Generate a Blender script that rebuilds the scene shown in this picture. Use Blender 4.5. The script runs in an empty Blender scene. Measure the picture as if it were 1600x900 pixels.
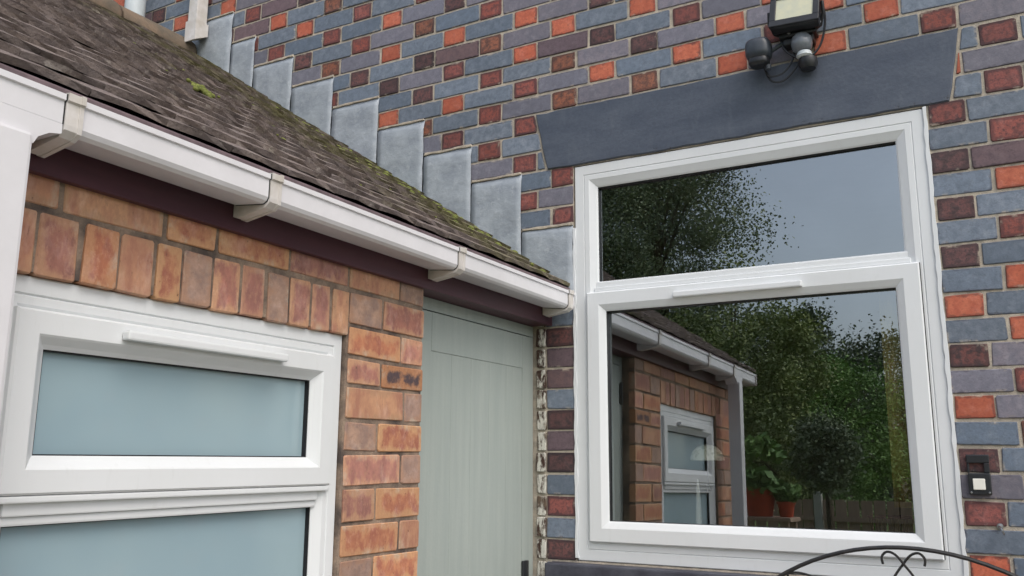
import bpy, bmesh, math, random
from mathutils import Vector, Matrix, noise
random.seed(11)
R = math.radians
scene = bpy.context.scene
col = scene.collection

# ------------------------------------------------------------------ camera
CAM = Vector((0.0, -2.894, 1.55))
F, YAW, PIT, ROL = 1373.2, .506027, .192783, .0046217
fw = Vector((-math.sin(YAW)*math.cos(PIT), math.cos(YAW)*math.cos(PIT), math.sin(PIT)))
rt = Vector((math.cos(YAW), math.sin(YAW), 0)); up = rt.cross(fw)
r2 = rt*math.cos(ROL) + up*math.sin(ROL); u2 = up*math.cos(ROL) - rt*math.sin(ROL)
cd = bpy.data.cameras.new('camera'); cam = bpy.data.objects.new('camera', cd); col.objects.link(cam)
cam.matrix_world = Matrix((( r2.x, u2.x, -fw.x, CAM.x), (r2.y, u2.y, -fw.y, CAM.y), (r2.z, u2.z, -fw.z, CAM.z), (0, 0, 0, 1)))
cd.sensor_width = 36; cd.lens = F/1600*36; cd.clip_start = .02; cd.clip_end = 800
scene.camera = cam
scene.render.resolution_x = 1024; scene.render.resolution_y = 576
def px(P):
    v = Vector(P) - CAM; d = v.dot(fw)
    if d < .05: return (-9999, -9999)
    return (800 + F*v.dot(r2)/d, 450 - F*v.dot(u2)/d)

# ------------------------------------------------------------------ sky, sun, exposure (overcast)
SUN_EL, SUN_AZ = R(52), R(122)          # azimuth measured clockwise from +y
w = bpy.data.worlds.new('World'); scene.world = w; w.use_nodes = True
nt = w.node_tree; nt.nodes.clear()
sky = nt.nodes.new('ShaderNodeTexSky'); sky.sky_type = 'NISHITA'; sky.sun_disc = False
sky.sun_elevation = SUN_EL; sky.sun_rotation = SUN_AZ; sky.dust_density = 4; sky.air_density = 1.2; sky.ozone_density = 1.5
hs = nt.nodes.new('ShaderNodeHueSaturation'); hs.inputs['Saturation'].default_value = .62
tc = nt.nodes.new('ShaderNodeTexCoord'); nz = nt.nodes.new('ShaderNodeTexNoise'); nz.inputs['Scale'].default_value = 2.6; nz.inputs['Detail'].default_value = 6
mr = nt.nodes.new('ShaderNodeMapRange'); mr.inputs[1].default_value = .3; mr.inputs[2].default_value = .7; mr.inputs[3].default_value = .78; mr.inputs[4].default_value = 1.2
mx = nt.nodes.new('ShaderNodeVectorMath'); mx.operation = 'SCALE'
bg = nt.nodes.new('ShaderNodeBackground'); bg.inputs[1].default_value = .15
wo = nt.nodes.new('ShaderNodeOutputWorld')
L = nt.links.new
L(sky.outputs[0], hs.inputs['Color']); L(hs.outputs[0], mx.inputs[0]); L(tc.outputs['Generated'], nz.inputs['Vector'])
L(nz.outputs[0], mr.inputs[0]); L(mr.outputs[0], mx.inputs['Scale']); L(mx.outputs[0], bg.inputs[0]); L(bg.outputs[0], wo.inputs[0])
sd = bpy.data.lights.new('sun', 'SUN'); sd.energy = .5; sd.angle = R(40); sd.color = (1, .97, .93)
so = bpy.data.objects.new('sun', sd); col.objects.link(so)
sdir = Vector((math.sin(SUN_AZ)*math.cos(SUN_EL), math.cos(SUN_AZ)*math.cos(SUN_EL), math.sin(SUN_EL)))
so.rotation_euler = sdir.to_track_quat('Z', 'Y').to_euler(); so.location = (4, -6, 9)
scene.view_settings.view_transform = 'Standard'; scene.view_settings.look = 'None'
scene.view_settings.gamma = 1; scene.view_settings.exposure = 0.55

# ------------------------------------------------------------------ materials
def srgb(r, g, b):
    f = lambda c: c/12.92 if c <= .04045 else ((c+.055)/1.055)**2.4
    return (f(r/255), f(g/255), f(b/255), 1)
class NT:
    def __init__(s, name):
        s.m = bpy.data.materials.new(name); s.m.use_nodes = True; s.t = s.m.node_tree
        s.b = s.t.nodes['Principled BSDF']; s.pos = None
    def n(s, kind, **kw):
        x = s.t.nodes.new('ShaderNode'+kind)
        for k, v in kw.items(): setattr(x, k, v)
        return x
    def l(s, a, b): s.t.links.new(a, b)
    def val(s, sock, v):
        if hasattr(v, 'is_output'): s.l(v, sock)
        else: sock.default_value = v
    def P(s, stretch=None):
        if s.pos is None: s.pos = s.n('NewGeometry').outputs['Position']
        if stretch:
            v = s.n('VectorMath', operation='MULTIPLY'); s.l(s.pos, v.inputs[0]); v.inputs[1].default_value = stretch; return v.outputs[0]
        return s.pos
    def noise(s, scale, detail=4, rough=.55, stretch=None, vec=None):
        x = s.n('TexNoise'); x.inputs['Scale'].default_value = scale; x.inputs['Detail'].default_value = detail; x.inputs['Roughness'].default_value = rough
        s.l(vec if vec else s.P(stretch), x.inputs['Vector']); return x.outputs[0]
    def rng(s, v, a, b, c=0., d=1.):
        x = s.n('MapRange'); s.val(x.inputs[0], v); x.inputs[1].default_value = a; x.inputs[2].default_value = b; x.inputs[3].default_value = c; x.inputs[4].default_value = d; return x.outputs[0]
    def math(s, op, a, b=0.):
        x = s.n('Math', operation=op); s.val(x.inputs[0], a); s.val(x.inputs[1], b); return x.outputs[0]
    def mix(s, f, a, b, mode='MIX'):
        x = s.n('MixRGB', blend_type=mode); s.val(x.inputs[0], f); s.val(x.inputs[1], a); s.val(x.inputs[2], b); return x.outputs[0]
    def bump(s, h, strength=.3, dist=.003):
        x = s.n('Bump'); x.inputs['Strength'].default_value = strength; x.inputs['Distance'].default_value = dist; s.l(h, x.inputs['Height']); s.l(x.outputs[0], s.b.inputs['Normal'])
    def out(s, color, rough=.7, spec=.3):
        s.val(s.b.inputs['Base Color'], color); s.val(s.b.inputs['Roughness'], rough); s.b.inputs['Specular IOR Level'].default_value = spec; return s.m
    def rnd(s):
        a = s.n('Attribute', attribute_name='rnd').outputs['Fac']; o = s.n('ObjectInfo').outputs['Random']
        return s.math('FRACT', s.math('ADD', a, o))
def brick_mat(name, cA, cB, cM, edge=None, edge_w=.5, mott=.5, rough=.65, spec=.3, bump=.4, mscale=38, vstretch=None, speck=.35, bloom=.3, smear=.6):
    """cA..cB by brick, cM mottling, edge = burnt arris colour of the fired brick"""
    m = NT(name); r = m.rnd()
    off = m.n('VectorMath', operation='ADD'); cmb = m.n('CombineXYZ'); m.l(r, cmb.inputs[0]); m.l(r, cmb.inputs[2]); sc = m.n('VectorMath', operation='SCALE'); m.l(cmb.outputs[0], sc.inputs[0]); sc.inputs['Scale'].default_value = 7
    m.l(m.P(vstretch), off.inputs[0]); m.l(sc.outputs[0], off.inputs[1]); v = off.outputs[0]
    n1 = m.noise(mscale, 5, .6, vec=v); n2 = m.noise(mscale*4.5, 4, .65, vec=v); n3 = m.noise(14, 3, vec=v)
    c = m.mix(r, cA, cB)
    c = m.mix(m.math('MULTIPLY', m.rng(n1, .42, .62), mott), c, cM)
    c = m.mix(m.rng(n3, .35, .65, 0, .15), c, (cM[0]*.6, cM[1]*.6, cM[2]*.6, 1))
    if edge:
        e = m.n('Attribute', attribute_name='edge').outputs['Fac']
        em = m.rng(m.math('ADD', e, m.math('MULTIPLY', m.math('SUBTRACT', n1, .5), 3.2)), edge_w-.25, edge_w+.25, 1, 0)
        c = m.mix(m.math('MULTIPLY', em, m.rng(m.math('FRACT', m.math('MULTIPLY', r, 7.31)), 0, 1, .55, .95)), c, edge)
    hsv = m.n('HueSaturation'); m.l(c, hsv.inputs['Color']); m.l(m.rng(m.math('FRACT', m.math('MULTIPLY', r, 13.7)), 0, 1, .8, 1.18), hsv.inputs['Value'])
    c = m.mix(m.rng(n2, .3, .7, 0, .3), hsv.outputs[0], (cM[0]*.75, cM[1]*.75, cM[2]*.75, 1))
    n5 = m.noise(95, 5, .7, vec=v); n6 = m.noise(22, 6, .7, vec=v); dk = m.mix(.5, cM, edge if edge else cM)
    c = m.mix(m.math('MULTIPLY', m.rng(n5, .52, .62), speck), c, dk)                       # burnt specks
    lt = m.n('HueSaturation'); m.l(c, lt.inputs['Color']); lt.inputs['Value'].default_value = 1.35; lt.inputs['Saturation'].default_value = .75
    c = m.mix(m.math('MULTIPLY', m.rng(n6, .52, .68), bloom), c, lt.outputs[0])            # pale bloom on the fire skin
    if smear:
        e2 = m.n('Attribute', attribute_name='edge').outputs['Fac']; n7 = m.noise(17, 5, .7, vec=v)
        c = m.mix(m.math('MULTIPLY', m.math('MULTIPLY', m.rng(n7, .56, .66), m.rng(e2, .1, .7, 1, 0)), smear), c, srgb(190, 178, 160))
    hsv = m.n('HueSaturation'); m.l(c, hsv.inputs['Color'])
    pits = m.rng(n2, .66, .74)                       # small kiln pits
    c = m.mix(m.math('MULTIPLY', pits, .6), hsv.outputs[0], (.02, .018, .018, 1))
    h = m.math('SUBTRACT', m.math('ADD', m.math('MULTIPLY', n1, .6), m.math('MULTIPLY', n2, .4)), m.math('MULTIPLY', pits, .4))
    m.bump(h, bump, .004)
    return m.out(c, m.rng(n1, .3, .7, rough-.12, rough+.12), spec)
M = {}
M['blue'] = brick_mat('brick_blue', srgb(108, 122, 140), srgb(134, 142, 154), srgb(98, 110, 124), mott=.7, rough=.5, spec=.45, edge=srgb(78, 80, 92), edge_w=.0, speck=.3, bloom=.7)
M['violet'] = brick_mat('brick_violet', srgb(134, 126, 134), srgb(120, 121, 134), srgb(108, 108, 120), mott=.7, rough=.52, spec=.42, edge=srgb(80, 76, 84), edge_w=.0, speck=.3, bloom=.7)
M['plum'] = brick_mat('brick_plum', srgb(122, 98, 98), srgb(114, 98, 106), srgb(98, 84, 90), mott=.6, edge=srgb(62, 54, 60), edge_w=.2)
M['orange'] = brick_mat('brick_orange', srgb(198, 108, 80), srgb(202, 118, 90), srgb(172, 90, 72), edge=srgb(84, 54, 52), edge_w=.34, mott=.6)
M['red'] = brick_mat('brick_red', srgb(176, 94, 78), srgb(158, 94, 88), srgb(108, 72, 70), edge=srgb(66, 50, 54), edge_w=.66, mott=.95, speck=.75, bloom=.4, bump=.6)
M['brown'] = brick_mat('brick_brown', srgb(174, 108, 82), srgb(156, 102, 80), srgb(96, 72, 66), edge=srgb(68, 54, 54), edge_w=.5, mott=.95, speck=.75, bloom=.4, bump=.6)
M['dark'] = brick_mat('brick_dark', srgb(140, 88, 82), srgb(108, 80, 80), srgb(74, 62, 64), edge=srgb(56, 48, 52), edge_w=.6, mott=.95, speck=.75, bloom=.4, bump=.6)
M['ebuff'] = brick_mat('brick_buff', srgb(206, 160, 124), srgb(198, 146, 116), srgb(172, 122, 102), edge=srgb(178, 142, 112), edge_w=.2, mott=.9, bump=.7, mscale=26, vstretch=(1, 1, .5), speck=.55, bloom=.5)
M['eorange'] = brick_mat('brick_tan_orange', srgb(200, 130, 98), srgb(202, 150, 112), srgb(170, 108, 90), edge=srgb(208, 164, 122), edge_w=.55, mott=.95, bump=.7, mscale=26, vstretch=(1, 1, .7), speck=.55, bloom=.5)
M['ered'] = brick_mat('brick_rose', srgb(186, 126, 108), srgb(178, 128, 116), srgb(150, 106, 98), edge=srgb(202, 158, 124), edge_w=.36, mott=.9, bump=.7, mscale=26, vstretch=(1, 1, .6), speck=.55, bloom=.5)
M['epale'] = brick_mat('brick_pale', srgb(186, 152, 130), srgb(174, 144, 130), srgb(146, 122, 112), edge=srgb(168, 130, 106), edge_w=.2, mott=.9, bump=.7, mscale=26, speck=.55, bloom=.5)
M['eburnt'] = brick_mat('brick_burnt', srgb(84, 80, 92), srgb(80, 74, 84), srgb(106, 84, 80), edge=srgb(204, 146, 104), edge_w=.8, mott=.5, bump=.7, mscale=26)

def simple(name, base, alt, scale=20, rough=.7, spec=.3, bump=.2, dist=.002, lo=.35, hi=.65, stretch=None, fine=None):
    m = NT(name); n1 = m.noise(scale, 6, .6, stretch); c = m.mix(m.rng(n1, lo, hi), base, alt); h = n1
    if fine:
        n2 = m.noise(fine, 4, .6); c = m.mix(m.rng(n2, .3, .7, 0, .35), c, alt); h = m.math('ADD', n1, n2)
    if bump: m.bump(h, bump, dist)
    return m.out(c, rough, spec)
M['mortar'] = simple('mortar_sandy', srgb(208, 196, 178), srgb(164, 156, 144), 30, .95, .1, .6, .004, fine=240)
M['mortar_grey'] = simple('mortar_grey', srgb(166, 146, 128), srgb(88, 80, 76), 14, .95, .1, .6, .004, fine=220)
def upvc():
    m = NT('white_upvc'); n1 = m.noise(3.5, 5, .6, (1, 1, .5)); n2 = m.noise(60, 3, .6, (1, 1, .2)); n3 = m.noise(260, 2)
    c = m.mix(m.rng(n1, .4, .72, 0, .5), srgb(224, 227, 229), srgb(212, 215, 215))
    c = m.mix(m.rng(n2, .6, .85, 0, .22), c, srgb(192, 194, 190))
    m.bump(n3, .05, .001); return m.out(c, m.rng(n1, .3, .7, .28, .42), .45)
M['upvc'] = upvc()
M['gutter'] = simple('gutter_plastic', srgb(226, 225, 229), srgb(214, 213, 216), 5, .3, .45, .03, fine=60)
M['gutter_dirty'] = simple('gutter_union_plastic', srgb(222, 219, 218), srgb(194, 188, 180), 12, .38, .4, .05, fine=70)
M['gasket'] = simple('black_rubber', (.012, .012, .014, 1), (.02, .02, .022, 1), 50, .5, .3, 0)
M['black'] = simple('black_plastic', (.014, .015, .018, 1), (.022, .024, .028, 1), 40, .38, .5, .05)
M['sensor_grey'] = simple('charcoal_plastic', srgb(62, 68, 76), srgb(50, 56, 64), 30, .35, .5, .03)
M['dome'] = simple('smoked_dome', srgb(120, 126, 132), srgb(104, 110, 118), 30, .2, .6, 0)
M['iron'] = simple('black_iron', (.012, .012, .013, 1), (.03, .028, .027, 1), 60, .45, .5, .2)
M['led'] = simple('led_panel', srgb(206, 204, 176), srgb(192, 194, 174), 40, .25, .5, 0)
M['steel'] = simple('zinc_steel', (.45, .45, .46, 1), (.3, .3, .31, 1), 60, .35, .6, .1); M['steel'].node_tree.nodes['Principled BSDF'].inputs['Metallic'].default_value = .9
def lintel_mat():
    m = NT('slate_grey_stone_paint'); n1 = m.noise(4, 6, .65, (.5, 1, 1.8)); n2 = m.noise(110, 4); n3 = m.noise(34, 6, .75); n4 = m.noise(16, 5, .7, (1, 1, .25))
    c = m.mix(m.rng(n1, .32, .68), srgb(64, 72, 87), srgb(90, 98, 111)); c = m.mix(m.rng(n4, .55, .72, 0, .35), c, srgb(112, 118, 126)); c = m.mix(m.rng(n2, .4, .7, 0, .3), c, srgb(58, 64, 78))
    e = m.n('Attribute', attribute_name='edge').outputs['Fac']; ch = m.math('MULTIPLY', m.rng(n3, .58, .64), m.rng(e, .0, .75, 1, 0)); c = m.mix(m.math('MULTIPLY', ch, .8), c, srgb(40, 42, 50))
    m.bump(m.math('SUBTRACT', m.math('ADD', n1, m.math('MULTIPLY', n2, .5)), ch), .4, .003); return m.out(c, m.rng(n1, .3, .7, .36, .55), .5)
M['lintel'] = lintel_mat()
M['lintel_plain'] = simple('slate_grey_stone_paint', srgb(82, 91, 105), srgb(66, 74, 89), 9, .45, .5, .35, .003, fine=120, stretch=(.6, 1, 1.6))
M['sill'] = simple('dark_slate_sill', srgb(84, 86, 96), srgb(60, 60, 70), 14, .6, .35, .4, .003, fine=120)
def lead():
    m = NT('lead_sheet'); n1 = m.noise(9, 7, .65); n2 = m.noise(34, 6, .7); n3 = m.noise(5, 3, .5, (1, 1, 2.2))
    c = m.mix(m.rng(n1, .34, .66), srgb(138, 146, 156), srgb(166, 174, 182)); c = m.mix(m.rng(n2, .55, .7, 0, .55), c, srgb(186, 192, 198)); c = m.mix(m.rng(n3, .6, .75, 0, .4), c, srgb(118, 124, 132))
    m.bump(m.math('ADD', n1, m.math('MULTIPLY', n2, .3)), .5, .012); return m.out(c, .55, .4)
M['lead'] = lead()
M['lap_shade'] = simple('dark_lap_shade', srgb(48, 50, 56), srgb(36, 38, 42), 20, .8, .2, .2)  # near-black tone for the shade painted between flashing pieces
M['fascia'] = simple('maroon_fascia_paint', srgb(84, 48, 58), srgb(66, 38, 48), 7, .45, .4, .15, fine=50, stretch=(1, .2, 2))
M['door'] = simple('sage_green_paint', srgb(164, 172, 167), srgb(154, 163, 159), 5, .5, .35, .25, .002, stretch=(6, 6, .5), fine=90)
def flaky():
    m = NT('flaking_whitewash'); n1 = m.noise(45, 6, .7, (1, 1, .35)); n2 = m.noise(18, 4)
    c = m.mix(m.rng(n1, .46, .54), srgb(74, 58, 52), srgb(206, 204, 194)); c = m.mix(m.rng(n2, .52, .64, 0, .75), c, srgb(112, 98, 84))
    m.bump(n1, .9, .006); return m.out(c, .9, .15)
M['flaky'] = flaky()
def tilemat():
    m = NT('weathered_concrete_tile'); r = m.rnd(); n1 = m.noise(12, 6, .65); n2 = m.noise(70, 5, .7); n3 = m.noise(3.2, 4, .6); n4 = m.noise(26, 5, .65)
    c = m.mix(r, srgb(122, 112, 110), srgb(104, 96, 94)); c = m.mix(m.rng(n1, .4, .65), c, srgb(132, 120, 114)); c = m.mix(m.rng(n2, .5, .72, 0, .6), c, srgb(78, 72, 70))
    c = m.mix(m.rng(n4, .58, .68, 0, .6), c, srgb(176, 168, 162))      # lichen crust
    # moss grows towards the brick house
    sx = m.n('SeparateXYZ'); m.l(m.P(), sx.inputs[0])
    near = m.rng(sx.outputs[1], -1.5, -.1)
    k = m.math('ADD', m.math('MULTIPLY', near, .27), m.math('ADD', m.math('MULTIPLY', n3, .8), m.math('MULTIPLY', n4, .35)))
    c = m.mix(m.rng(k, .70, .88, 0, .7), c, m.mix(n2, srgb(88, 92, 56), srgb(120, 114, 76)))
    m.bump(m.math('ADD', n1, n2), .8, .006); return m.out(c, .92, .12)
M['tile'] = tilemat()
M['undertile'] = simple('mauve_tile_edge', srgb(128, 112, 116), srgb(98, 86, 90), 20, .9, .1, .4, fine=100)
M['moss'] = simple('moss', srgb(84, 92, 50), srgb(124, 128, 72), 60, .95, .1, .6, .004)
M['ridge'] = simple('clay_ridge', srgb(128, 110, 94), srgb(98, 90, 80), 10, .9, .15, .6, .005, fine=60)
M['greypipe'] = simple('pale_grey_pvc', srgb(204, 212, 216), srgb(188, 196, 200), 8, .4, .4, .03)
def glass():
    m = NT('window_glass'); t = m.t; o = t.nodes['Material Output']; t.nodes.remove(m.b)
    fr = m.n('Fresnel'); fr.inputs['IOR'].default_value = 1.5
    n1 = m.noise(1.7, 1); bp = m.n('Bump'); bp.inputs['Strength'].default_value = .02; bp.inputs['Distance'].default_value = .02; m.l(n1, bp.inputs['Height'])
    gl = m.n('BsdfGlossy'); gl.inputs['Roughness'].default_value = 0.0; gl.inputs['Color'].default_value = (.9, .96, 1, 1); m.l(bp.outputs[0], gl.inputs['Normal'])
    tr = m.n('BsdfTransparent'); tr.inputs['Color'].default_value = (.82, .86, .84, 1); ms = m.n('MixShader')
    m.l(m.math('MINIMUM', m.math('MULTIPLY', fr.outputs[0], 8.5), 1), ms.inputs[0])     # four surfaces of a sealed unit
    m.l(tr.outputs[0], ms.inputs[1]); m.l(gl.outputs[0], ms.inputs[2]); m.l(ms.outputs[0], o.inputs['Surface']); return m.m
M['glass'] = glass()
def frosted():
    m = NT('frosted_glass'); n1 = m.noise(2.2, 3); n2 = m.noise(500, 2)
    c = m.mix(m.rng(n1, .35, .65), srgb(146, 170, 180), srgb(158, 180, 186)); m.bump(n2, .04, .0006); m.b.inputs['Coat Weight'].default_value = .6; m.b.inputs['Coat Roughness'].default_value = .03
    return m.out(c, .35, .4)
M['frosted'] = frosted()
M['plaster'] = simple('interior_plaster', srgb(206, 198, 178), srgb(194, 186, 166), 3, .9, .2, 0)
M['ochre'] = simple('ochre_curtain', srgb(206, 184, 122), srgb(190, 168, 108), 6, .9, .1, 0)
M['wood'] = simple('interior_wood', srgb(150, 104, 64), srgb(116, 78, 48), 8, .6, .3, .1, stretch=(1, 1, 4))
M['cream'] = simple('cream_opal_glass', srgb(250, 246, 226), srgb(206, 206, 180), 60, .35, .5, .1, lo=.5, hi=.6)
M['wax'] = simple('white_ceramic', srgb(250, 248, 240), srgb(232, 230, 220), 10, .3, .5, 0)
M['slab'] = simple('paving_slab', srgb(150, 144, 134), srgb(122, 118, 110), 8, .9, .2, .3, fine=90)
M['grass'] = simple('lawn', srgb(74, 96, 48), srgb(92, 108, 58), 3, .95, .1, .4, .02, fine=40)
M['bark'] = simple('bark', srgb(92, 80, 68), srgb(62, 54, 46), 18, .95, .1, .6, .01)
def leafm(n, a, b, c_):
    m = NT(n); o = m.n('Attribute', attribute_name='rnd').outputs['Fac']; c = m.mix(o, a, b); c = m.mix(m.rng(m.noise(1.6, 2), .45, .65), c, c_); return m.out(c, .6, .3)
M['leaf_birch'] = leafm('leaf_birch', srgb(126, 138, 106), srgb(148, 158, 120), srgb(110, 122, 102))
M['leaf_dark'] = leafm('leaf_dark', srgb(98, 112, 86), srgb(120, 132, 96), srgb(86, 98, 82))
M['leaf_mid'] = leafm('leaf_mid', srgb(126, 142, 88), srgb(154, 162, 100), srgb(110, 124, 84))
M['leaf_fresh'] = leafm('leaf_fresh', srgb(114, 150, 78), srgb(154, 184, 110), srgb(96, 130, 72))
M['terracotta'] = simple('terracotta', srgb(190, 82, 54), srgb(164, 70, 50), 16, .8, .2, .2)
M['soil'] = simple('soil', (.03, .022, .016, 1), (.05, .035, .025, 1), 40, .95, .1, .5)
M['fence'] = simple('fence_timber', srgb(176, 150, 132), srgb(146, 124, 110), 7, .9, .15, .3, stretch=(6, 6, .5))
M['concrete'] = simple('fence_post_concrete', srgb(184, 182, 174), srgb(160, 158, 150), 10, .95, .1, .3, fine=80)
M['green_pot'] = simple('teal_glaze', srgb(60, 96, 110), srgb(44, 76, 92), 10, .4, .5, 0)

# ------------------------------------------------------------------ object helpers
def tag(o, label=None, cat=None, group=None, kind=None):
    for k, v in (('label', label), ('category', cat), ('group', group), ('kind', kind)):
        if v: o[k] = v
    return o
def empty(name, loc=(0, 0, 0), label=None, cat=None, group=None):
    o = bpy.data.objects.new(name, None); o.location = loc; o.empty_display_size = .1; col.objects.link(o); return tag(o, label, cat, group)
def link(name, me, mat=None, parent=None):
    o = bpy.data.objects.new(name, me); col.objects.link(o)
    if mat and not me.materials: me.materials.append(M[mat] if isinstance(mat, str) else mat)
    if parent:
        o.parent = parent
        # children keep world coordinates of their meshes
        pl = Vector((0, 0, 0)); p = parent
        while p: pl += p.location; p = p.parent
        o.location = -pl
    return o
def place(o, world):
    pl = Vector((0, 0, 0)); p = o.parent
    while p: pl += p.location; p = p.parent
    o.location = Vector(world) - pl
class MB:
    def __init__(s): s.v = []; s.f = []; s.sm = []
    def add(s, vs, fs, smooth=False):
        k = len(s.v); s.v += [tuple(v) for v in vs]; s.f += [tuple(i+k for i in f) for f in fs]; s.sm += [smooth]*len(fs); return s
    def box(s, x0, x1, y0, y1, z0, z1, bev=0):
        if bev <= 0:
            vs = [(x, y, z) for x in (x0, x1) for y in (y0, y1) for z in (z0, z1)]
            return s.add(vs, [(0, 1, 3, 2), (4, 6, 7, 5), (0, 4, 5, 1), (2, 3, 7, 6), (0, 2, 6, 4), (1, 5, 7, 3)])
        bm = bmesh.new(); bmesh.ops.create_cube(bm, size=1)
        for v in bm.verts: v.co = Vector(((x0+x1)/2+v.co.x*(x1-x0), (y0+y1)/2+v.co.y*(y1-y0), (z0+z1)/2+v.co.z*(z1-z0)))
        bmesh.ops.bevel(bm, geom=list(bm.edges), offset=bev, segments=2, affect='EDGES', profile=.6)
        bm.verts.index_update(); s.add([v.co.copy() for v in bm.verts], [[v.index for v in f.verts] for f in bm.faces]); bm.free(); return s
    def tube(s, pts, r, n=8, caps=True, radii=None):
        pts = [Vector(p) for p in pts]; vs = []; m = len(pts); ref = None
        for i, p in enumerate(pts):
            t = (pts[min(i+1, m-1)] - pts[max(i-1, 0)]).normalized()
            if ref is None: ref = Vector((0, 0, 1)) if abs(t.z) < .9 else Vector((1, 0, 0))
            a = (ref - t*ref.dot(t)).normalized(); b = t.cross(a); ref = a; rr = radii[i] if radii else r
            vs += [p + a*rr*math.cos(2*math.pi*k/n) + b*rr*math.sin(2*math.pi*k/n) for k in range(n)]
        fs = [(i*n+k, i*n+(k+1) % n, (i+1)*n+(k+1) % n, (i+1)*n+k) for i in range(m-1) for k in range(n)]
        if caps: fs += [tuple(reversed(range(n))), tuple((m-1)*n+k for k in range(n))]
        return s.add(vs, fs, True)
    def lathe(s, prof, c, n=24, axis='z'):
        vs = []
        for r_, h in prof:
            for k in range(n):
                a = 2*math.pi*k/n; x, y = r_*math.cos(a), r_*math.sin(a)
                vs.append(Vector(c) + (Vector((x, y, h)) if axis == 'z' else Vector((x, -h, y))))
        fs = [(i*n+k, i*n+(k+1) % n, (i+1)*n+(k+1) % n, (i+1)*n+k) for i in range(len(prof)-1) for k in range(n)]
        return s.add(vs, fs, True)
    def mesh(s, name, xf=None):
        me = bpy.data.meshes.new(name); me.from_pydata([tuple(xf @ Vector(v)) for v in s.v] if xf else s.v, [], s.f)
        bm = bmesh.new(); bm.from_mesh(me); bmesh.ops.recalc_face_normals(bm, faces=bm.faces); bm.to_mesh(me); bm.free()
        if any(s.sm):
            for p, q in zip(me.polygons, s.sm): p.use_smooth = q
            me.set_sharp_from_angle(angle=R(40))
        return me
    def build(s, name, mat, parent=None, xf=None): return link(name, s.mesh(name, xf), mat, parent)
MAINMAP = lambda a, b, d: (a, -d, b)                     # a = x, b = z, d = out of the wall towards -y
def EXTMAP(x0): return lambda a, b, d: (x0 + d, a, b)    # a = y, b = z, d = out of the wall towards +x

def slab(poly, out, back, bev, inset, jit, mp, rs, corner=0., rnd=None, acc=None, origin=None):
    """plate from a 2-D polygon: side ring, bevelled arris, inner ring carrying edge=1; returns (verts, faces, edge)"""
    pts = [Vector(p) for p in poly]
    area = sum(pts[i].x*pts[(i+1) % len(pts)].y - pts[(i+1) % len(pts)].x*pts[i].y for i in range(len(pts)))
    if area < 0: pts.reverse()
    if corner:
        q = []
        for i, p in enumerate(pts):
            a = (pts[i-1]-p); b = (pts[(i+1) % len(pts)]-p); c = min(corner, a.length*.3, b.length*.3)
            q += [p + a.normalized()*c*rs.uniform(.5, 1.6), p + b.normalized()*c*rs.uniform(.5, 1.6)]
        pts = q
    if jit: pts = [p + Vector((rs.uniform(-jit, jit), rs.uniform(-jit, jit))) for p in pts]
    n = len(pts); cen = sum(pts, Vector((0, 0)))/n
    hw = max(1e-4, max(abs(p.x-cen.x) for p in pts)); hh = max(1e-4, max(abs(p.y-cen.y) for p in pts))
    kx, ky = max(.15, 1-inset/hw), max(.15, 1-inset/hh); r1 = [Vector((cen.x+(p.x-cen.x)*(1-min(.5, bev/hw)), cen.y+(p.y-cen.y)*(1-min(.5, bev/hh)))) for p in pts]; r2_ = [Vector((cen.x+(p.x-cen.x)*kx, cen.y+(p.y-cen.y)*ky)) for p in pts]
    V = [mp(p.x, p.y, -back) for p in pts] + [mp(p.x, p.y, out-bev) for p in pts] + [mp(p.x, p.y, out - rs.uniform(0, jit)*.35) for p in r1] + [mp(p.x, p.y, out) for p in r2_]
    E_ = [0]*(3*n) + [1]*n
    Fs = [(k*n+i, k*n+(i+1) % n, (k+1)*n+(i+1) % n, (k+1)*n+i) for k in range(3) for i in range(n)] + [tuple(3*n+i for i in range(n))]
    return V, Fs, E_
def slab_mesh(name, parts):
    """parts: list of (V, F, E, rnd) joined into one mesh"""
    v = []; f = []; e = []; r = []
    for V, Fs, E_, q in parts:
        k = len(v); v += V; f += [tuple(i+k for i in x) for x in Fs]; e += E_; r += [q]*len(V)
    me = bpy.data.meshes.new(name); me.from_pydata(v, [], f)
    bm = bmesh.new(); bm.from_mesh(me); bmesh.ops.recalc_face_normals(bm, faces=bm.faces); bm.to_mesh(me); bm.free()
    a = me.attributes.new('edge', 'FLOAT', 'POINT'); a.data.foreach_set('value', e); a = me.attributes.new('rnd', 'FLOAT', 'POINT'); a.data.foreach_set('value', r)
    return me
def clip_poly(poly, a, b, c):
    """keep a*x + b*y <= c"""
    res = []
    for i, p in enumerate(poly):
        q = poly[(i+1) % len(poly)]; dp = a*p[0]+b*p[1]-c; dq = a*q[0]+b*q[1]-c
        if dp <= 0: res.append(p)
        if (dp < 0 < dq) or (dq < 0 < dp): t = dp/(dp-dq); res.append((p[0]+t*(q[0]-p[0]), p[1]+t*(q[1]-p[1])))
    return res
def parea(p): return abs(sum(p[i][0]*p[(i+1) % len(p)][1]-p[(i+1) % len(p)][0]*p[i][1] for i in range(len(p))))/2
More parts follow.
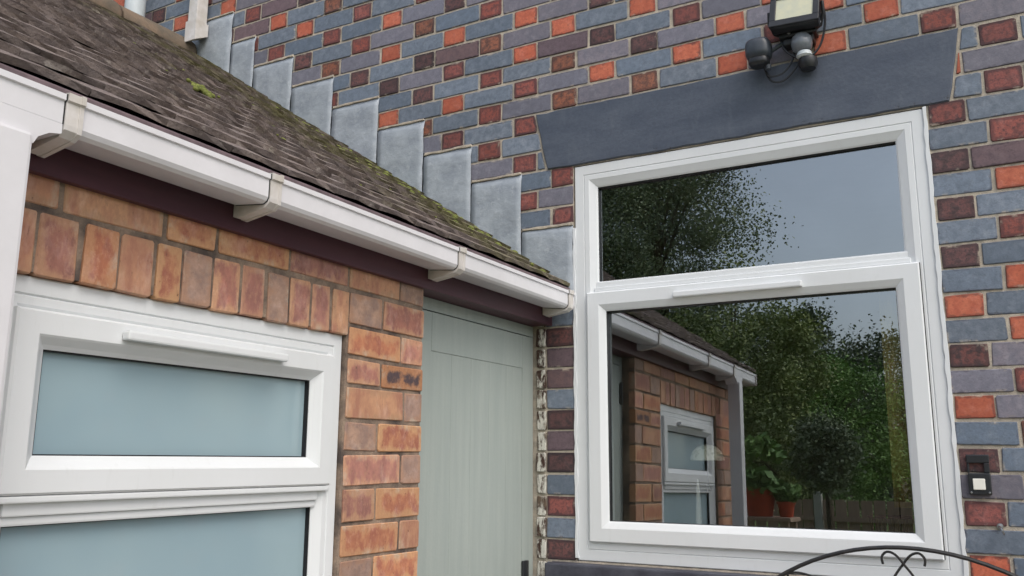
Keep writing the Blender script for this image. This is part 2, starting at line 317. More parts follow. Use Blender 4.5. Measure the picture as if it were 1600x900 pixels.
class Brickwork:
    def __init__(s, mp, wall, seed, limit, ring=.014): s.ring = ring; s.mp = mp; s.wall = wall; s.rs = random.Random(seed); s.items = []; s.cache = {}; s.limit = limit
    def add(s, poly, mat, std=None, depth=.0):
        if len(poly) < 3 or parea(poly) < 2.2e-4: return
        c = (sum(p[0] for p in poly)/len(poly), sum(p[1] for p in poly)/len(poly))
        P = [px(s.mp(a, b, 0)) for a, b in poly]
        P2 = clip_poly(clip_poly(clip_poly(clip_poly(P, 1, 0, 1600), -1, 0, 0), 0, 1, 900), 0, -1, 0) if all(p[0] > -5000 for p in P) else []
        s.items.append((parea(P2) if len(P2) > 2 else 0, poly, mat, std, c, depth))
    def finish(s):
        s.items.sort(key=lambda t: -t[0]); rest = {}
        for k, (A, poly, mat, std, c, depth) in enumerate(s.items):
            rs = s.rs
            if k < s.limit and A > 30:
                loc = [(a-c[0], b-c[1]) for a, b in poly]; mp0 = s.mp; o3 = Vector(mp0(0, 0, 0)); lm = lambda a, b, d: tuple(Vector(mp0(a, b, d)) - o3)
                key = (std, rs.randrange(5), mat) if std else None
                me = s.cache.get(key) if key else None
                if me is None:
                    me = slab_mesh('brick', [slab(loc, .0, .03, .0022, min(s.ring, .42*min(max(a for a, b in loc)-min(a for a, b in loc), max(b for a, b in loc)-min(b for a, b in loc))), .0016, lm, rs, corner=.0032) + (rs.random(),)]); me.materials.append(M[mat])
                    if key: s.cache[key] = me
                o = link('brick', me, None, s.wall); place(o, Vector(s.mp(c[0]+rs.uniform(-.0013, .0013), c[1]+rs.uniform(-.0010, .0010), depth+rs.uniform(-.0020, .0014))))
                t = R(rs.gauss(0, .32)); o.rotation_euler = (0, t, 0) if abs(s.mp(0, 0, 1)[1]) > .5 else (t, 0, 0)
            else: rest.setdefault(mat, []).append(slab(poly, depth+rs.uniform(-.0016, .0012), .03, .0022, .012, .0016, s.mp, rs, corner=.0032) + (rs.random(),))
        for mat, parts in rest.items(): tag(link('brickwork', slab_mesh('brickwork', parts), mat, s.wall), kind='stuff')
def sweep(name, a0, a1, b0, b1, prof, mp, mat, parent):
    """mitred frame; prof = [(inset from the outer edge, depth out of the wall)]"""
    vs = []; n = len(prof)
    for i, d in prof: vs += [mp(a0+i, b0+i, d), mp(a1-i, b0+i, d), mp(a1-i, b1-i, d), mp(a0+i, b1-i, d)]
    fs = [(k*4+j, k*4+(j+1) % 4, (k+1)*4+(j+1) % 4, (k+1)*4+j) for k in range(n-1) for j in range(4)] + [((n-1)*4+j, (n-1)*4+(j+1) % 4, (j+1) % 4, j) for j in range(4)]
    return MB().add(vs, fs).build(name, mat, parent)

# ------------------------------------------------------------------ ground
g = MB().add([(-300, -300, 0), (300, -300, 0), (300, 300, 0), (-300, 300, 0)], [(0, 1, 2, 3)]).build('ground', 'grass'); tag(g, kind='structure')
pt = MB().box(-1.40, 6, -4.6, -.02, -.05, .03).build('patio', 'slab'); tag(pt, kind='structure')

# ================================================================== BRICK HOUSE
house = empty('brick_house', (0, .15, 0), 'old house wall of blue and red chequered bricks with a white window', 'house')
TH = .27; WX0, WX1, WZ0, WZ1 = -1.342, -.129, 1.205, 2.642
rec = .0045
w_ = MB(); w_.box(-7, WX0, rec, TH, -.05, 6.4).box(WX1, 5, rec, TH, -.05, 6.4).box(WX0, WX1, rec, TH, WZ1, 6.4).box(WX0, WX1, rec, TH, -.05, WZ0)
wall = w_.build('wall', 'mortar', house)
BW = Brickwork(MAINMAP, wall, 5, 300)
cent = [2.455, 2.531, 2.609, 2.688, 2.765, 2.843, 2.924, 3.000, 3.076, 3.150, 3.229, 3.307, 3.387, 3.467, 3.549, 3.632, 3.716, 3.802, 3.888]
pit = .0775
while cent[-1] < 6.3: cent.append(cent[-1]+.083)
low = [2.455 - .075*k for k in range(1, 32)]
rows = [(z, i % 2 == 0) for i, z in enumerate(cent)] + [(z, (i+1) % 2 == 0) for i, z in enumerate(low)]   # True = odd grid
HXo = [-.068, -.395, -.722, -1.05, -1.38, -1.71, -2.045, -2.391, -2.738, -3.086, -3.436, -3.79]
HXe = [.092, -.230, -.560, -.886, -1.217, -1.549, -1.889, -2.224, -2.566, -2.911, -3.262, -3.612]
for l_ in (HXo, HXe):
    while l_[-1] > -6.8: l_.append(l_[-1]-.35)
    while l_[0] < 4.6: l_.insert(0, l_[0]+.334)
HEAD = {}
HL = """-3.791,3.898,d -3.273,3.811,o -3.053,3.722,r -2.736,3.690,d -2.912,3.640,o -2.567,3.622,b -2.745,3.558,o -2.398,3.550,r -2.068,3.513,r -2.910,3.484,r -2.224,3.474,o -2.555,3.473,r -1.888,3.450,d
-2.735,3.399,d -2.391,3.395,r -2.044,3.389,b -1.712,3.379,r -2.567,3.323,b -2.227,3.315,o -1.880,3.309,o -1.547,3.302,o -1.215,3.295,d -2.373,3.230,d -2.045,3.233,d -1.376,3.227,o -1.702,3.223,b -1.041,3.217,o
-2.202,3.169,d -1.891,3.150,r -1.548,3.149,o -1.217,3.147,d -0.882,3.145,r -0.597,3.125,o -0.230,3.15,o -0.716,3.080,o -1.381,3.078,b -1.710,3.077,r -2.045,3.076,d -1.050,3.072,d -0.379,3.056,o -0.560,3.000,r -0.891,3.004,o -2.221,3.003,o -1.553,2.999,r -1.891,2.999,o -0.229,2.998,o -1.216,2.997,o
-1.066,2.934,b -0.736,2.931,o -0.068,2.930,r -0.404,2.927,o -1.729,2.917,r 0.093,2.848,r -1.896,2.844,r -1.555,2.838,r -1.727,2.765,r 0.090,2.694,r -0.003,2.765,o -1.566,2.689,r -0.07,2.609,r -1.397,2.601,r 0.091,2.540,r -1.539,2.531,r -1.394,2.455,r
-.07,2.455,d .092,2.38,o -.07,2.305,d .092,2.23,r -.07,2.155,d .092,2.08,o -.07,2.005,o .092,1.93,o -.07,1.855,d .092,1.78,r -.07,1.705,o .092,1.63,b -.07,1.555,d .092,1.48,r -.07,1.405,r .092,1.33,r -.07,1.255,o"""
HT = [(float(a), float(b), c) for a, b, c in (t.split(',') for t in HL.split())]
CN = dict(o='orange', r='red', d='dark', b='brown')
rs = random.Random(3)
LINT = [(-1.499, 2.879), (-.014, 2.879), (-.057, 2.6455), (-1.451, 2.6455)]
ROOFZ = lambda x: 2.19 + .667*(-1.373-x)
def zone(poly, mat, std):
    """cut a brick by the window opening and the lintel"""
    xs = [p[0] for p in poly]; zs = [p[1] for p in poly]; x0, x1, z0, z1 = min(xs), max(xs), min(zs), max(zs); cx, cz = (x0+x1)/2, (z0+z1)/2
    if x1 < -1.36 and z1 < ROOFZ(x1) - .03: return
    if x1 > -1.62 and x1 < -1.2 and z1 < 2.05: pass
    if cz < 2.405 and x0 < WX1-.02 : # beside or below the window opening
        if cz > WZ0-.06:
            poly = clip_poly(poly, -1, 0, -(WX1+.003)); return BW.add(poly, mat, std if len(poly) == 4 and min(p[0] for p in poly) == x0 else None)
        if x1 < -1.5: return
        return BW.add(poly, mat, std)
    if WZ0-.02 < cz < WZ1 and x1 > WX0 and x0 < WX1:
        for q in (clip_poly(poly, 1, 0, WX0-.002), clip_poly(poly, -1, 0, -(WX1+.003))): BW.add(q, mat)
        return
    if cz < 2.885 and cz > 2.6455 and x1 > -1.52 and x0 < 0.01:
        k = (.05/.24)
        # left slanted end: x = -1.501 + .05*(2.885-z)/.24 ; right end: x = -.012 - .045*(2.885-z)/.24
        a, c = k, -1.501 + k*2.885 - .009
        for q in (clip_poly(poly, 1, a, c), clip_poly(poly, -1, .1875, .012+.1875*2.885-.009)): BW.add(q, mat)
        return
    BW.add(poly, mat, std)
allz = sorted(rows)
for i, (z, odd) in enumerate(allz):
    zl = (z+allz[i-1][0])/2 if i else z-.0375
    zh = (z+allz[i+1][0])/2 if i < len(allz)-1 else z+.04
    jt = .0040
    hx = sorted(HXo if odd else HXe)
    for k, h in enumerate(hx):
        hw = .0505; h += rs.uniform(-.003, .003)
        b0, b1 = zl+jt+rs.uniform(-.0008, .0008), zh-jt+rs.uniform(-.0008, .0008)
        best = min(HT, key=lambda t: abs(t[0]-h)+abs(t[1]-z)); m = CN[best[2]] if abs(best[0]-h) < .07 and abs(best[1]-z) < .035 else rs.choice(['orange', 'red', 'red', 'dark', 'brown'])
        zone([(h-hw, b0), (h+hw, b0), (h+hw, b1), (h-hw, b1)], m, ('h', round(b1-b0, 3)))
        if k < len(hx)-1:
            s0, s1 = h+hw+.008, hx[k+1]-hw-.008
            if s1-s0 > .05: zone([(s0, b0), (s1, b0), (s1, b1), (s0, b1)], rs.choice(['blue']*10+['violet']*5+['plum']), ('s', round(s1-s0, 3), round(b1-b0, 3)))
# brick jamb between the door corner and the window, courses of its own
jm = ['dark', 'plum', 'plum', 'blue', 'dark', 'plum', 'dark', 'blue', 'red', 'blue', 'dark']
for k in range(-5, 27):
    zt = 2.031 - .0755*k
    if zt > 2.415: continue
    m = jm[k] if 0 <= k < len(jm) else ('dark', 'blue')[k % 2]
    BW.add([(-1.456, zt-.0755+.0035), (-1.3445, zt-.0755+.0035), (-1.3445, zt-.0035), (-1.456, zt-.0035)], m)
    if zt < 2.12: BW.add([(-1.495, zt-.0755+.0045), (-1.460, zt-.0755+.0045), (-1.460, zt-.0045), (-1.495, zt-.0045)], 'flaky', depth=.006+rs.uniform(-.003, .003))
BW.finish()
# lintel with slightly worn arrises
def wobble(poly, step, amp, rs):
    q = []
    for i, p in enumerate(poly):
        n_ = poly[(i+1) % len(poly)]; L_ = math.hypot(n_[0]-p[0], n_[1]-p[1]); m = max(1, int(L_/step))
        for j in range(m): t = j/m; q.append((p[0]+(n_[0]-p[0])*t+rs.uniform(-amp, amp), p[1]+(n_[1]-p[1])*t+rs.uniform(-amp, amp)))
    return q
link('lintel', slab_mesh('lintel', [slab(wobble([LINT[3], LINT[2], LINT[1], LINT[0]],   .045, .0022, rs), .004, .05, .004, .02, .0006, MAINMAP, rs) + (0,)]), 'lintel', house)
# stone sill
MB().box(-1.44, .03, -.055, .1, 1.115, 1.199, .006).build('window_sill', 'sill', house)
# stepped lead flashing
ST = [(-3.56, -3.215, 3.763), (-3.215, -3.050, 3.592), (-3.050, -2.794, 3.428), (-2.794, -2.540, 3.269), (-2.540, -2.275, 3.113), (-2.275, -2.030, 2.962), (-2.030, -1.793, 2.804), (-1.793, -1.5625, 2.6485), (-1.5625, -1.3435, 2.4175)]
for i, (x0, x1, zt) in enumerate(ST):
    rf = random.Random(40+i); V = []; nx, nz_ = 9, 9
    for iz in range(nz_+1):
        for ix in range(nx+1):
            x = x0 + .0035 + (x1-x0-.004)*ix/nx
            zb = ROOFZ(x)-.05; z = zb + (zt-.002 - zb)*iz/nz_
            d = .004 + .0035*noise.noise(Vector((x*9, z*9, i*3.1))) + .002*(ix/nx)
            if iz == nz_: d = -.004
            V.append((x + .003*noise.noise(Vector((z*14, i, 0)))*(ix in (0, nx)), -max(d, .0015) if iz < nz_ else .002, z))
    fs = [(iz*(nx+1)+ix, iz*(nx+1)+ix+1, (iz+1)*(nx+1)+ix+1, (iz+1)*(nx+1)+ix) for iz in range(nz_) for ix in range(nx)]
    o = MB().add(V, fs, True).build('lead_flashing', 'lead', house)
    sm = o.modifiers.new('thick', 'SOLIDIFY'); sm.thickness = .0025; sm.offset = 0
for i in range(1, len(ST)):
    x0, zt = ST[i][0], ST[i][2]; MB().box(x0-.005, x0+.008, -.0012, .004, ROOFZ(x0)-.05, zt-.006).build('lap_shade_strip', 'lap_shade', house)  # thin dark strips painting the shadow lines where flashing pieces lap
for i, (x0, x1, zt) in enumerate(ST):
    link('pointing', slab_mesh('pointing', [slab(wobble([(x0+.004, zt-.005), (x1-.002, zt-.005), (x1-.002, zt+.0045), (x0+.004, zt+.0045)], .03, .002, rs), .006, .01, .0015, .003, .0006, MAINMAP, rs) + (0,)]), 'mortar', house)
# ---- white window of the house
win = empty('window', (-.735, 0, 1.2)); win.parent = house; place(win, (-.735, 0, 1.2)); tag(win, 'white plastic framed window with clear glass')
# outer frame with head/sides, and the transom as its own bar
sweep('frame', WX0+.005, WX1-.004, WZ0+.002, WZ1-.004, [(0, -.06), (0, -.006), (.003, -.003), (.036, -.003), (.038, -.006), (.041, -.003), (.058, -.003), (.062, -.005), (.083, -.014), (.088, -.018), (.088, -.06)], MAINMAP, 'upvc', win)
MB().box(-1.262, -.205, .004, .06, 2.150, 2.166, .002).box(-1.262, -.205, .012, .06, 2.150, 2.190, .006).build('transom', 'upvc', win)
# opening sash: proud of the frame
sash = sweep('sash', -1.288, -.182, 1.272, 2.147, [(0, -.05), (0, .008), (.004, .012), (.047, .012), (.050, .0105), (.066, .002), (.071, -.002), (.071, -.05)], MAINMAP, 'upvc', win)
sweep('gasket', -1.2195, -.2505, 1.3405, 2.0785, [(0, -.03), (0, -.004), (.004, -.006), (.004, -.03)], MAINMAP, 'gasket', sash)
sweep('gasket', -1.2525, -.2055, 2.183, 2.550, [(0, -.04), (0, -.0195), (.004, -.0215), (.004, -.04)], MAINMAP, 'gasket', win)
MB().box(-1.2865, -.1835, .004, .02, 1.262, 1.271, .002).build('drip_rail', 'upvc', sash)
MB().box(-.1817, -.1797, -.007, .02, 1.274, 2.146).build('seal_or_gap_shade', 'gasket', sash)  # black strip painting the gap shadow along the sash's right edge
vent = MB().box(-.957, -.527, -.032, -.0125, 2.100, 2.120, .004).build('trickle_vent', 'upvc', sash)
def pane(name, a0, a1, b0, b1, y, tx, tz, parent):
    """sealed unit sits a fraction of a degree out of plumb in its rebate"""
    cx, cz = (a0+a1)/2, (b0+b1)/2; vs = []
    for a, b in ((a0, b0), (a1, b0), (a1, b1), (a0, b1)): vs.append((a, y + (a-cx)*math.tan(tx) + (b-cz)*math.tan(tz), b))
    return MB().add(vs, [(0, 1, 2, 3)]).build(name, 'glass', parent)
pane('pane', -1.2165, -.2535, 1.3435, 2.0755, .021, R(-.16), R(.9), sash)
pane('pane', -1.2495, -.2085, 2.186, 2.547, .034, R(-.15), R(.2), win)
for nm, pl in (('sealant', [(WX1-.007, WZ0+.01), (WX1+.0045, WZ0+.01), (WX1+.0045, WZ1), (WX1-.007, WZ1)]), ('sealant', [(WX0-.0035, WZ0+.01), (WX0+.007, WZ0+.01), (WX0+.007, 2.40), (WX0-.0035, 2.40)])):
    link(nm, slab_mesh(nm, [slab(wobble(pl, .03, .0022, rs), .0025, .01, .0008, .002, .0003, MAINMAP, rs) + (0,)]), 'upvc', win)
# ---- the room behind the glass
rm = MB().box(-2.6, 1.2, 3.4, 3.45, -.02, 2.8).box(-2.65, -2.6, TH, 3.45, -.02, 2.8).box(1.2, 1.25, TH, 3.45, -.02, 2.8).box(-2.65, 1.25, TH, 3.45, 2.8, 2.85).box(-2.65, 1.25, TH, 3.45, -.07, -.02)
rm.build('room_walls', 'plaster', house)
MB().box(WX0+.002, WX1-.002, .065, .42, 1.16, 1.203, .008).build('inner_sill', 'wood', house)

# ================================================================== EXTENSION
ext = empty('brick_extension', (-2.4, -1.2, 0), 'low orange brick extension with tiled roof, frosted window and green door', 'extension')
XB = -1.447; EM = EXTMAP(XB)
EY0 = -2.44; PY = -.812                          # near corner, pier end
EW0, EW1, EZ0, EZ1 = -2.062, -1.148, .86, 1.866  # window opening
we = MB(); t0, t1 = XB-.23, XB-.0045
we.box(t0, t1, EY0, EW0, -.05, 2.2).box(t0, t1, EW1, PY, -.05, 2.2).box(t0, t1, EW0, EW1, EZ1, 2.2).box(t0, t1, EW0, EW1, -.05, EZ0)
we.box(-5.6, t0, EY0, EY0+.2, -.05, 2.25)        # gable end
ewall = we.build('wall', 'mortar_grey', ext)
EB = Brickwork(EM, ewall, 8, 300, .027)
re_ = random.Random(21); EC = ['ebuff', 'eorange', 'eorange', 'ered', 'ered', 'ebuff', 'epale']
zr0, zr1 = 1.8605, 1.9765                        # brick-on-edge course over the window
ys = [ -2.44, -2.352, -2.268, -2.185, -2.10, -2.015, -1.944, -1.876, -1.810, -1.742, -1.675, -1.604, -1.522, -1.441, -1.364, -1.290, -1.213, -1.139]
ys = [EY0] + [(-2.894 + (2.894+y)*.96) for y in (-2.19, -2.11, -2.03, -1.955, -1.866, -1.783, -1.698, -1.627, -1.542, -1.458, -1.378, -1.30, -1.22, -1.143, -1.070)]
rc = ['ered', 'ebuff', 'eorange', 'ebuff', 'ered', 'eorange', 'ebuff', 'eorange', 'epale', 'ered', 'ered', 'epale', 'ered', 'ered', 'ebuff', 'epale']
for i in range(len(ys)-1):
    EB.add([(ys[i]+.0045, zr0), (ys[i+1]-.0045, zr0), (ys[i+1]-.0045, zr1-.004), (ys[i]+.0045, zr1-.004)], rc[i % len(rc)], depth=re_.uniform(-.001, .002))
S_ = lambda y: -2.894 + (2.894+y)*.96
top = [EY0] + [S_(y) for y in (-2.25, -1.915, -1.678, -1.538, -1.304, -1.074)]
tcol = ['ebuff', 'ebuff', 'ebuff', 'eorange', 'eorange', 'ered']
for i in range(len(top)-1): EB.add([(top[i]+.005, zr1+.009), (top[i+1]-.005, zr1+.009), (top[i+1]-.005, 2.060), (top[i]+.005, 2.060)], tcol[i])
for a, b, m in ((S_(-1.074), -.925, 'ebuff'), (-.925, PY+.004, 'epale')): EB.add([(a+.004, 1.986), (b-.004, 1.986), (b-.004, 2.060), (a+.004, 2.060)], m)
# pier, courses 83 mm
pc = [('epale', 'ered', .42), ('eorange', 'ered', .68), ('ered', 'eburnt', .42), ('ebuff', 'epale', .74), ('epale', 'eorange', .40), ('ered', 'epale', .72), ('ered', 'eorange', .40), ('eorange', 'ebuff', .72), ('epale', 'eorange', .4)]
zt = 1.978; pj = [1.978, 1.888, 1.806, 1.735, 1.646, 1.565, 1.479, 1.391, 1.307]
while pj[-1] > .05: pj.append(pj[-1]-.0835)
py0 = EW1+.003
for k in range(len(pj)-1):
    a, b, fr = pc[k] if k < len(pc) else (re_.choice(EC), re_.choice(EC), (.42, .7)[k % 2])
    st = S_(-1.068) if k == 0 else py0+.002
    sp = st + (PY+.004-st)*fr; z0, z1 = pj[k+1]+.005, pj[k]-.005
    EB.add([(st+.003, z0), (sp-.0045, z0), (sp-.0045, z1), (st+.003, z1)], a); EB.add([(sp+.0045, z0), (PY+.003, z0), (PY+.003, z1), (sp+.0045, z1)], b)
# near pier and under the window
for k in range(len(pj)-1):
    z0, z1 = pj[k+1]+.005, pj[k]-.005
    if z0 > 1.86: continue
    a = EY0+.002
    for fr in ((0, .35, 1), (0, .65, 1))[k % 2][:-1]:
        nx_ = {0: (.35, .65)[k % 2]}.get(fr, 1); EB.add([(a+(EW0-a)*fr+.005, z0), (a+(EW0-a)*nx_-.005, z0), (a+(EW0-a)*nx_-.005, z1), (a+(EW0-a)*fr+.005, z1)], re_.choice(EC))
    if z1 < EZ0-.02:
        y = EW0+(0, .115)[k % 2]
        while y < EW1-.02:
            e_ = min(y+.229, EW1); EB.add([(y+.005, z0), (e_-.005, z0), (e_-.005, z1), (y+.005, z1)], re_.choice(EC)); y += .239
EB.finish()
# ---- extension window
ew_ = empty('window', (XB, -1.6, .9)); ew_.parent = ext; place(ew_, (XB, -1.6, .9)); tag(ew_, 'white plastic framed window with frosted glass')
XW = EXTMAP(XB-.014)
sweep('frame', EW0+.004, EW1-.003, EZ0+.003, EZ1-.006, [(0, -.06), (0, -.002), (.003, 0), (.030, 0), (.033, -.004), (.036, 0), (.050, 0), (.075, -.014), (.075, -.06)], XW, 'upvc', ew_)
MB().box(XB-.074, XB-.014, EW0+.07, EW1-.07, 1.452, 1.490, .003).box(XB-.07, XB-.020, EW0+.07, EW1-.07, 1.436, 1.452, .004).build('transom', 'upvc', ew_)
es = sweep('sash', -2.012, -1.190, 1.487, 1.803, [(0, -.05), (0, .010), (.004, .014), (.042, .014), (.046, .011), (.058, -.002), (.066, -.008), (.066, -.05)], XW, 'upvc', ew_)
sweep('gasket', -1.9475, -1.2545, 1.5515, 1.7385, [(0, -.03), (0, -.0095), (.004, -.0105), (.004, -.03)], XW, 'gasket', es)
MB().box(XB-.016, XB-.003, -2.010, -1.192, 1.474, 1.486, .003).build('drip_rail', 'upvc', es)
sweep('gasket', EW0+.0775, EW1-.0765, EZ0+.08, 1.4385, [(0, -.03), (0, -.0155), (.004, -.0165), (.004, -.03)], XW, 'gasket', ew_)
MB().box(XB+.002, XB+.022, -1.808, -1.379, 1.768, 1.786, .004).build('trickle_vent', 'upvc', es)
MB().add([XW(-1.946, 1.553, -.022), XW(-1.256, 1.553, -.022), XW(-1.256, 1.737, -.022), XW(-1.946, 1.737, -.022)], [(0, 1, 2, 3)]).build('pane', 'frosted', es)
MB().add([XW(EW0+.079, EZ0+.082, -.027), XW(EW1-.078, EZ0+.082, -.027), XW(EW1-.078, 1.437, -.027), XW(EW0+.079, 1.437, -.027)], [(0, 1, 2, 3)]).build('pane', 'frosted', ew_)
MB().box(XB-.05, XB+.03, EW0+.002, EW1-.002, .825, EZ0-.001, .006).build('window_sill', 'upvc', ext)
# ---- sage green door
XD = -1.507
dr = empty('door', (XD, -.4, .03)); dr.parent = ext; place(dr, (XD, -.4, .03)); tag(dr, 'sage green boarded door with black handle')
MB().box(XD-.075, XD-.004, PY-.03, -.003, 1.999, 2.037).box(XD-.075, XD-.004, PY-.03, PY+.03, .03, 1.998).box(XD-.075, XD-.004, -.034, -.003, .03, 1.998, .002).build('door_frame', 'door', dr)
lf = MB(); y0, y1 = PY+.033, -.037
lf.box(XD-.05, XD-.012, y0, y1, .035, 1.995, .002)
lf.box(XD-.011, XD-.0005, y0, y0+.10, .035, 1.995, .0015).box(XD-.011, XD-.0005, y1-.055, y1, .035, 1.995, .0015).box(XD-.011, XD-.0005, y0+.1005, y1-.0555, 1.875, 1.995, .0015)
leaf = lf.build('door_leaf', 'door', dr)
yy = y0+.1012; n = 5; wd = (y1-.0562-yy)/n
for k in range(n): MB().box(XD-.0115, XD-.0025, yy+wd*k+.0003, yy+wd*(k+1)-.0003, .16, 1.8746, .0008).build('board', 'door', dr)
MB().box(XD-.004, XD+.006, PY+.022, PY+.046, 1.825, 1.915, .002).tube([(XD+.007, PY+.033, 1.82), (XD+.007, PY+.033, 1.92)], .006).build('hinge', 'black', dr)
hd = MB().box(XD-.001, XD+.010, -.098, -.060, .98, 1.205, .004); hd.tube([(XD+.008, -.079, 1.10), (XD+.045, -.079, 1.10), (XD+.05, -.095, 1.10), (XD+.05, -.19, 1.098)], .009); hd.build('handle', 'black', dr)
# ---- fascia, soffit, roof
MB().box(-1.448, -1.430, -2.50, -.004, 2.036, 2.150, .002).build('fascia', 'fascia', ext)
MB().box(-1.60, -1.449, PY, -.004, 2.039, 2.06).build('soffit', 'fascia', ext)
TH_R = math.atan(.667); uS = Vector((-math.cos(TH_R), 0, math.sin(TH_R))); nS = Vector((math.sin(TH_R), 0, math.cos(TH_R)))
E0 = Vector((-1.372, 0, 2.179)); RY0, RY1 = -2.56, -.004; SL = 2.59
roof = MB().add([E0 - nS*.03 + Vector((0, RY0, 0)), E0 - nS*.03 + Vector((0, RY1, 0)), E0 + uS*SL - nS*.03 + Vector((0, RY1, 0)), E0 + uS*SL - nS*.03 + Vector((0, RY0, 0))], [(0, 1, 2, 3)])
ap = E0 + uS*SL - nS*.03; roof.add([ap + Vector((0, RY0, 0)), ap + Vector((0, RY1, 0)), Vector((ap.x-2.2, RY1, ap.z-1.46)), Vector((ap.x-2.2, RY0, ap.z-1.46))], [(0, 1, 2, 3)])
roof = roof.build('roof', 'tile', ext)
ri = random.Random(77)
def tile_geo(rs_):
    W, Lh, T = .164, .20, .013; V = []; nx, ny = 4, 3
    for top_ in (1, 0):
        for iy in range(ny+1):
            for ix in range(nx+1):
                a = -W/2 + W*ix/nx + rs_.uniform(-.0012, .0012); b = Lh*iy/ny + (rs_.uniform(-.004, .003) if iy == 0 else 0)
                h = (T if top_ else 0) + .003*(1-(2*ix/nx-1)**2) + rs_.uniform(-.0016, .0016)*(iy == 0 or top_)
                V.append((a, b, h))
    N = (nx+1)*(ny+1); q = lambda s_, ix, iy: s_*N + iy*(nx+1)+ix; Fs = []
    for iy in range(ny):
        for ix in range(nx): Fs += [(q(0, ix, iy), q(0, ix+1, iy), q(0, ix+1, iy+1), q(0, ix, iy+1))]
    for ix in range(nx): Fs.append((q(0, ix, 0), q(1, ix, 0), q(1, ix+1, 0), q(0, ix+1, 0)))
    for iy in range(ny): Fs += [(q(0, 0, iy), q(0, 0, iy+1), q(1, 0, iy+1), q(1, 0, iy)), (q(0, nx, iy), q(1, nx, iy), q(1, nx, iy+1), q(0, nx, iy+1))]
    return V, Fs
GA = .1; tilt = math.atan2(.0125, GA)
Bm = Matrix((( 0, uS.x, nS.x), (1, 0, 0), (0, uS.z, nS.z)))     # columns: along y, up slope, normal
variants = []
for k in range(8):
    V, Fs = tile_geo(random.Random(k)); me = slab_mesh('roof_tile', [(V, Fs, [1]*len(V), 0)]); me.materials.append(M['tile']); variants.append((me, V, Fs))
cands = []
for c in range(int(SL/GA)):
    y = RY0 + (.082 if c % 2 else 0)
    while y < RY1 + .08:
        yc = min(y, RY1-.082); P = E0 + uS*(c*GA - .01) + Vector((0, yc, 0)) + nS*(.006+ri.uniform(-.002, .002)); q = px(P)
        cands.append((((0 < q[0] < 1600 and 0 < q[1] < 900), -(P-CAM).length), P, ri.randrange(8), -tilt + ri.uniform(-.008, .008), ri.uniform(-.006, .006))); y += .1655
cands.sort(key=lambda t: t[0], reverse=True); rest = []
for i, (k, P, v, tl, rz) in enumerate(cands):
    rot = Bm @ Matrix.Rotation(tl, 3, 'X') @ Matrix.Rotation(rz, 3, 'Z')
    if i < 300:
        o = link('roof_tile', variants[v][0], None, roof); place(o, P); o.rotation_euler = rot.to_euler()
    else: rest.append(([tuple(rot @ Vector(p) + P) for p in variants[v][1]], variants[v][2], [1]*len(variants[v][1]), ri.random()))
tag(link('roof_tiles', slab_mesh('roof_tiles', rest), 'tile', roof), kind='stuff')
# eaves under-course
MB().box(-1.40, -1.352, RY0, RY1-.002, 2.154, 2.170, .004).build('eaves_course', 'undertile', roof)
# half-round ridge tiles
rp = E0 + uS*SL + Vector((-.02, 0, -.035)); y = RY1-.01; k = 0
while y > RY0:
    V = []; n = 12; l_ = .44
    for yy, rr in ((y, .100), (y-.02, .104), (y-l_+.01, .098)):
        for j in range(n+1):
            a = math.pi*(-.08+1.16*j/n); V.append((rp.x + rr*math.cos(a), yy, rp.z + rr*.95*math.sin(a)))
    fs = [(i*(n+1)+j, i*(n+1)+j+1, (i+1)*(n+1)+j+1, (i+1)*(n+1)+j) for i in range(2) for j in range(n)]
    o = MB().add(V, fs, True).build('ridge_tile', 'ridge', roof); sm = o.modifiers.new('thick', 'SOLIDIFY'); sm.thickness = .014; y -= l_; k += 1
# moss cushions: a clump on the tiles and a ragged line under the flashing
ms = MB(); rm_ = random.Random(9)
def cushion(P, r, flat=.5):
    bm = bmesh.new(); bmesh.ops.create_icosphere(bm, subdivisions=2, radius=r)
    for v in bm.verts:
        v.co *= 1+.35*noise.noise(v.co*40+P*20); v.co.z *= flat
    bm.verts.index_update(); vs = [P + Bm @ v.co for v in bm.verts]; ms.add(vs, [[v.index for v in f.verts] for f in bm.faces], True); bm.free()
def on_roof(s_, y, h=.016): return E0 + uS*s_ + nS*h + Vector((0, y, 0))
for k in range(34): cushion(on_roof(.80+rm_.gauss(0, .045), -1.175+rm_.gauss(0, .017), .016+rm_.uniform(0, .008)), rm_.uniform(.005, .012), .8)
for k in range(130):
    s_ = abs(rm_.gauss(.75, .38)); cushion(on_roof(s_, -.03-abs(rm_.gauss(0, .13)), .013), rm_.uniform(.006, .015))
for k in range(60): cushion(on_roof(rm_.uniform(.25, 1.5), rm_.uniform(-1.2, -.1), .012), rm_.uniform(.004, .010))
tag(ms.build('moss', 'moss', roof), kind='stuff')

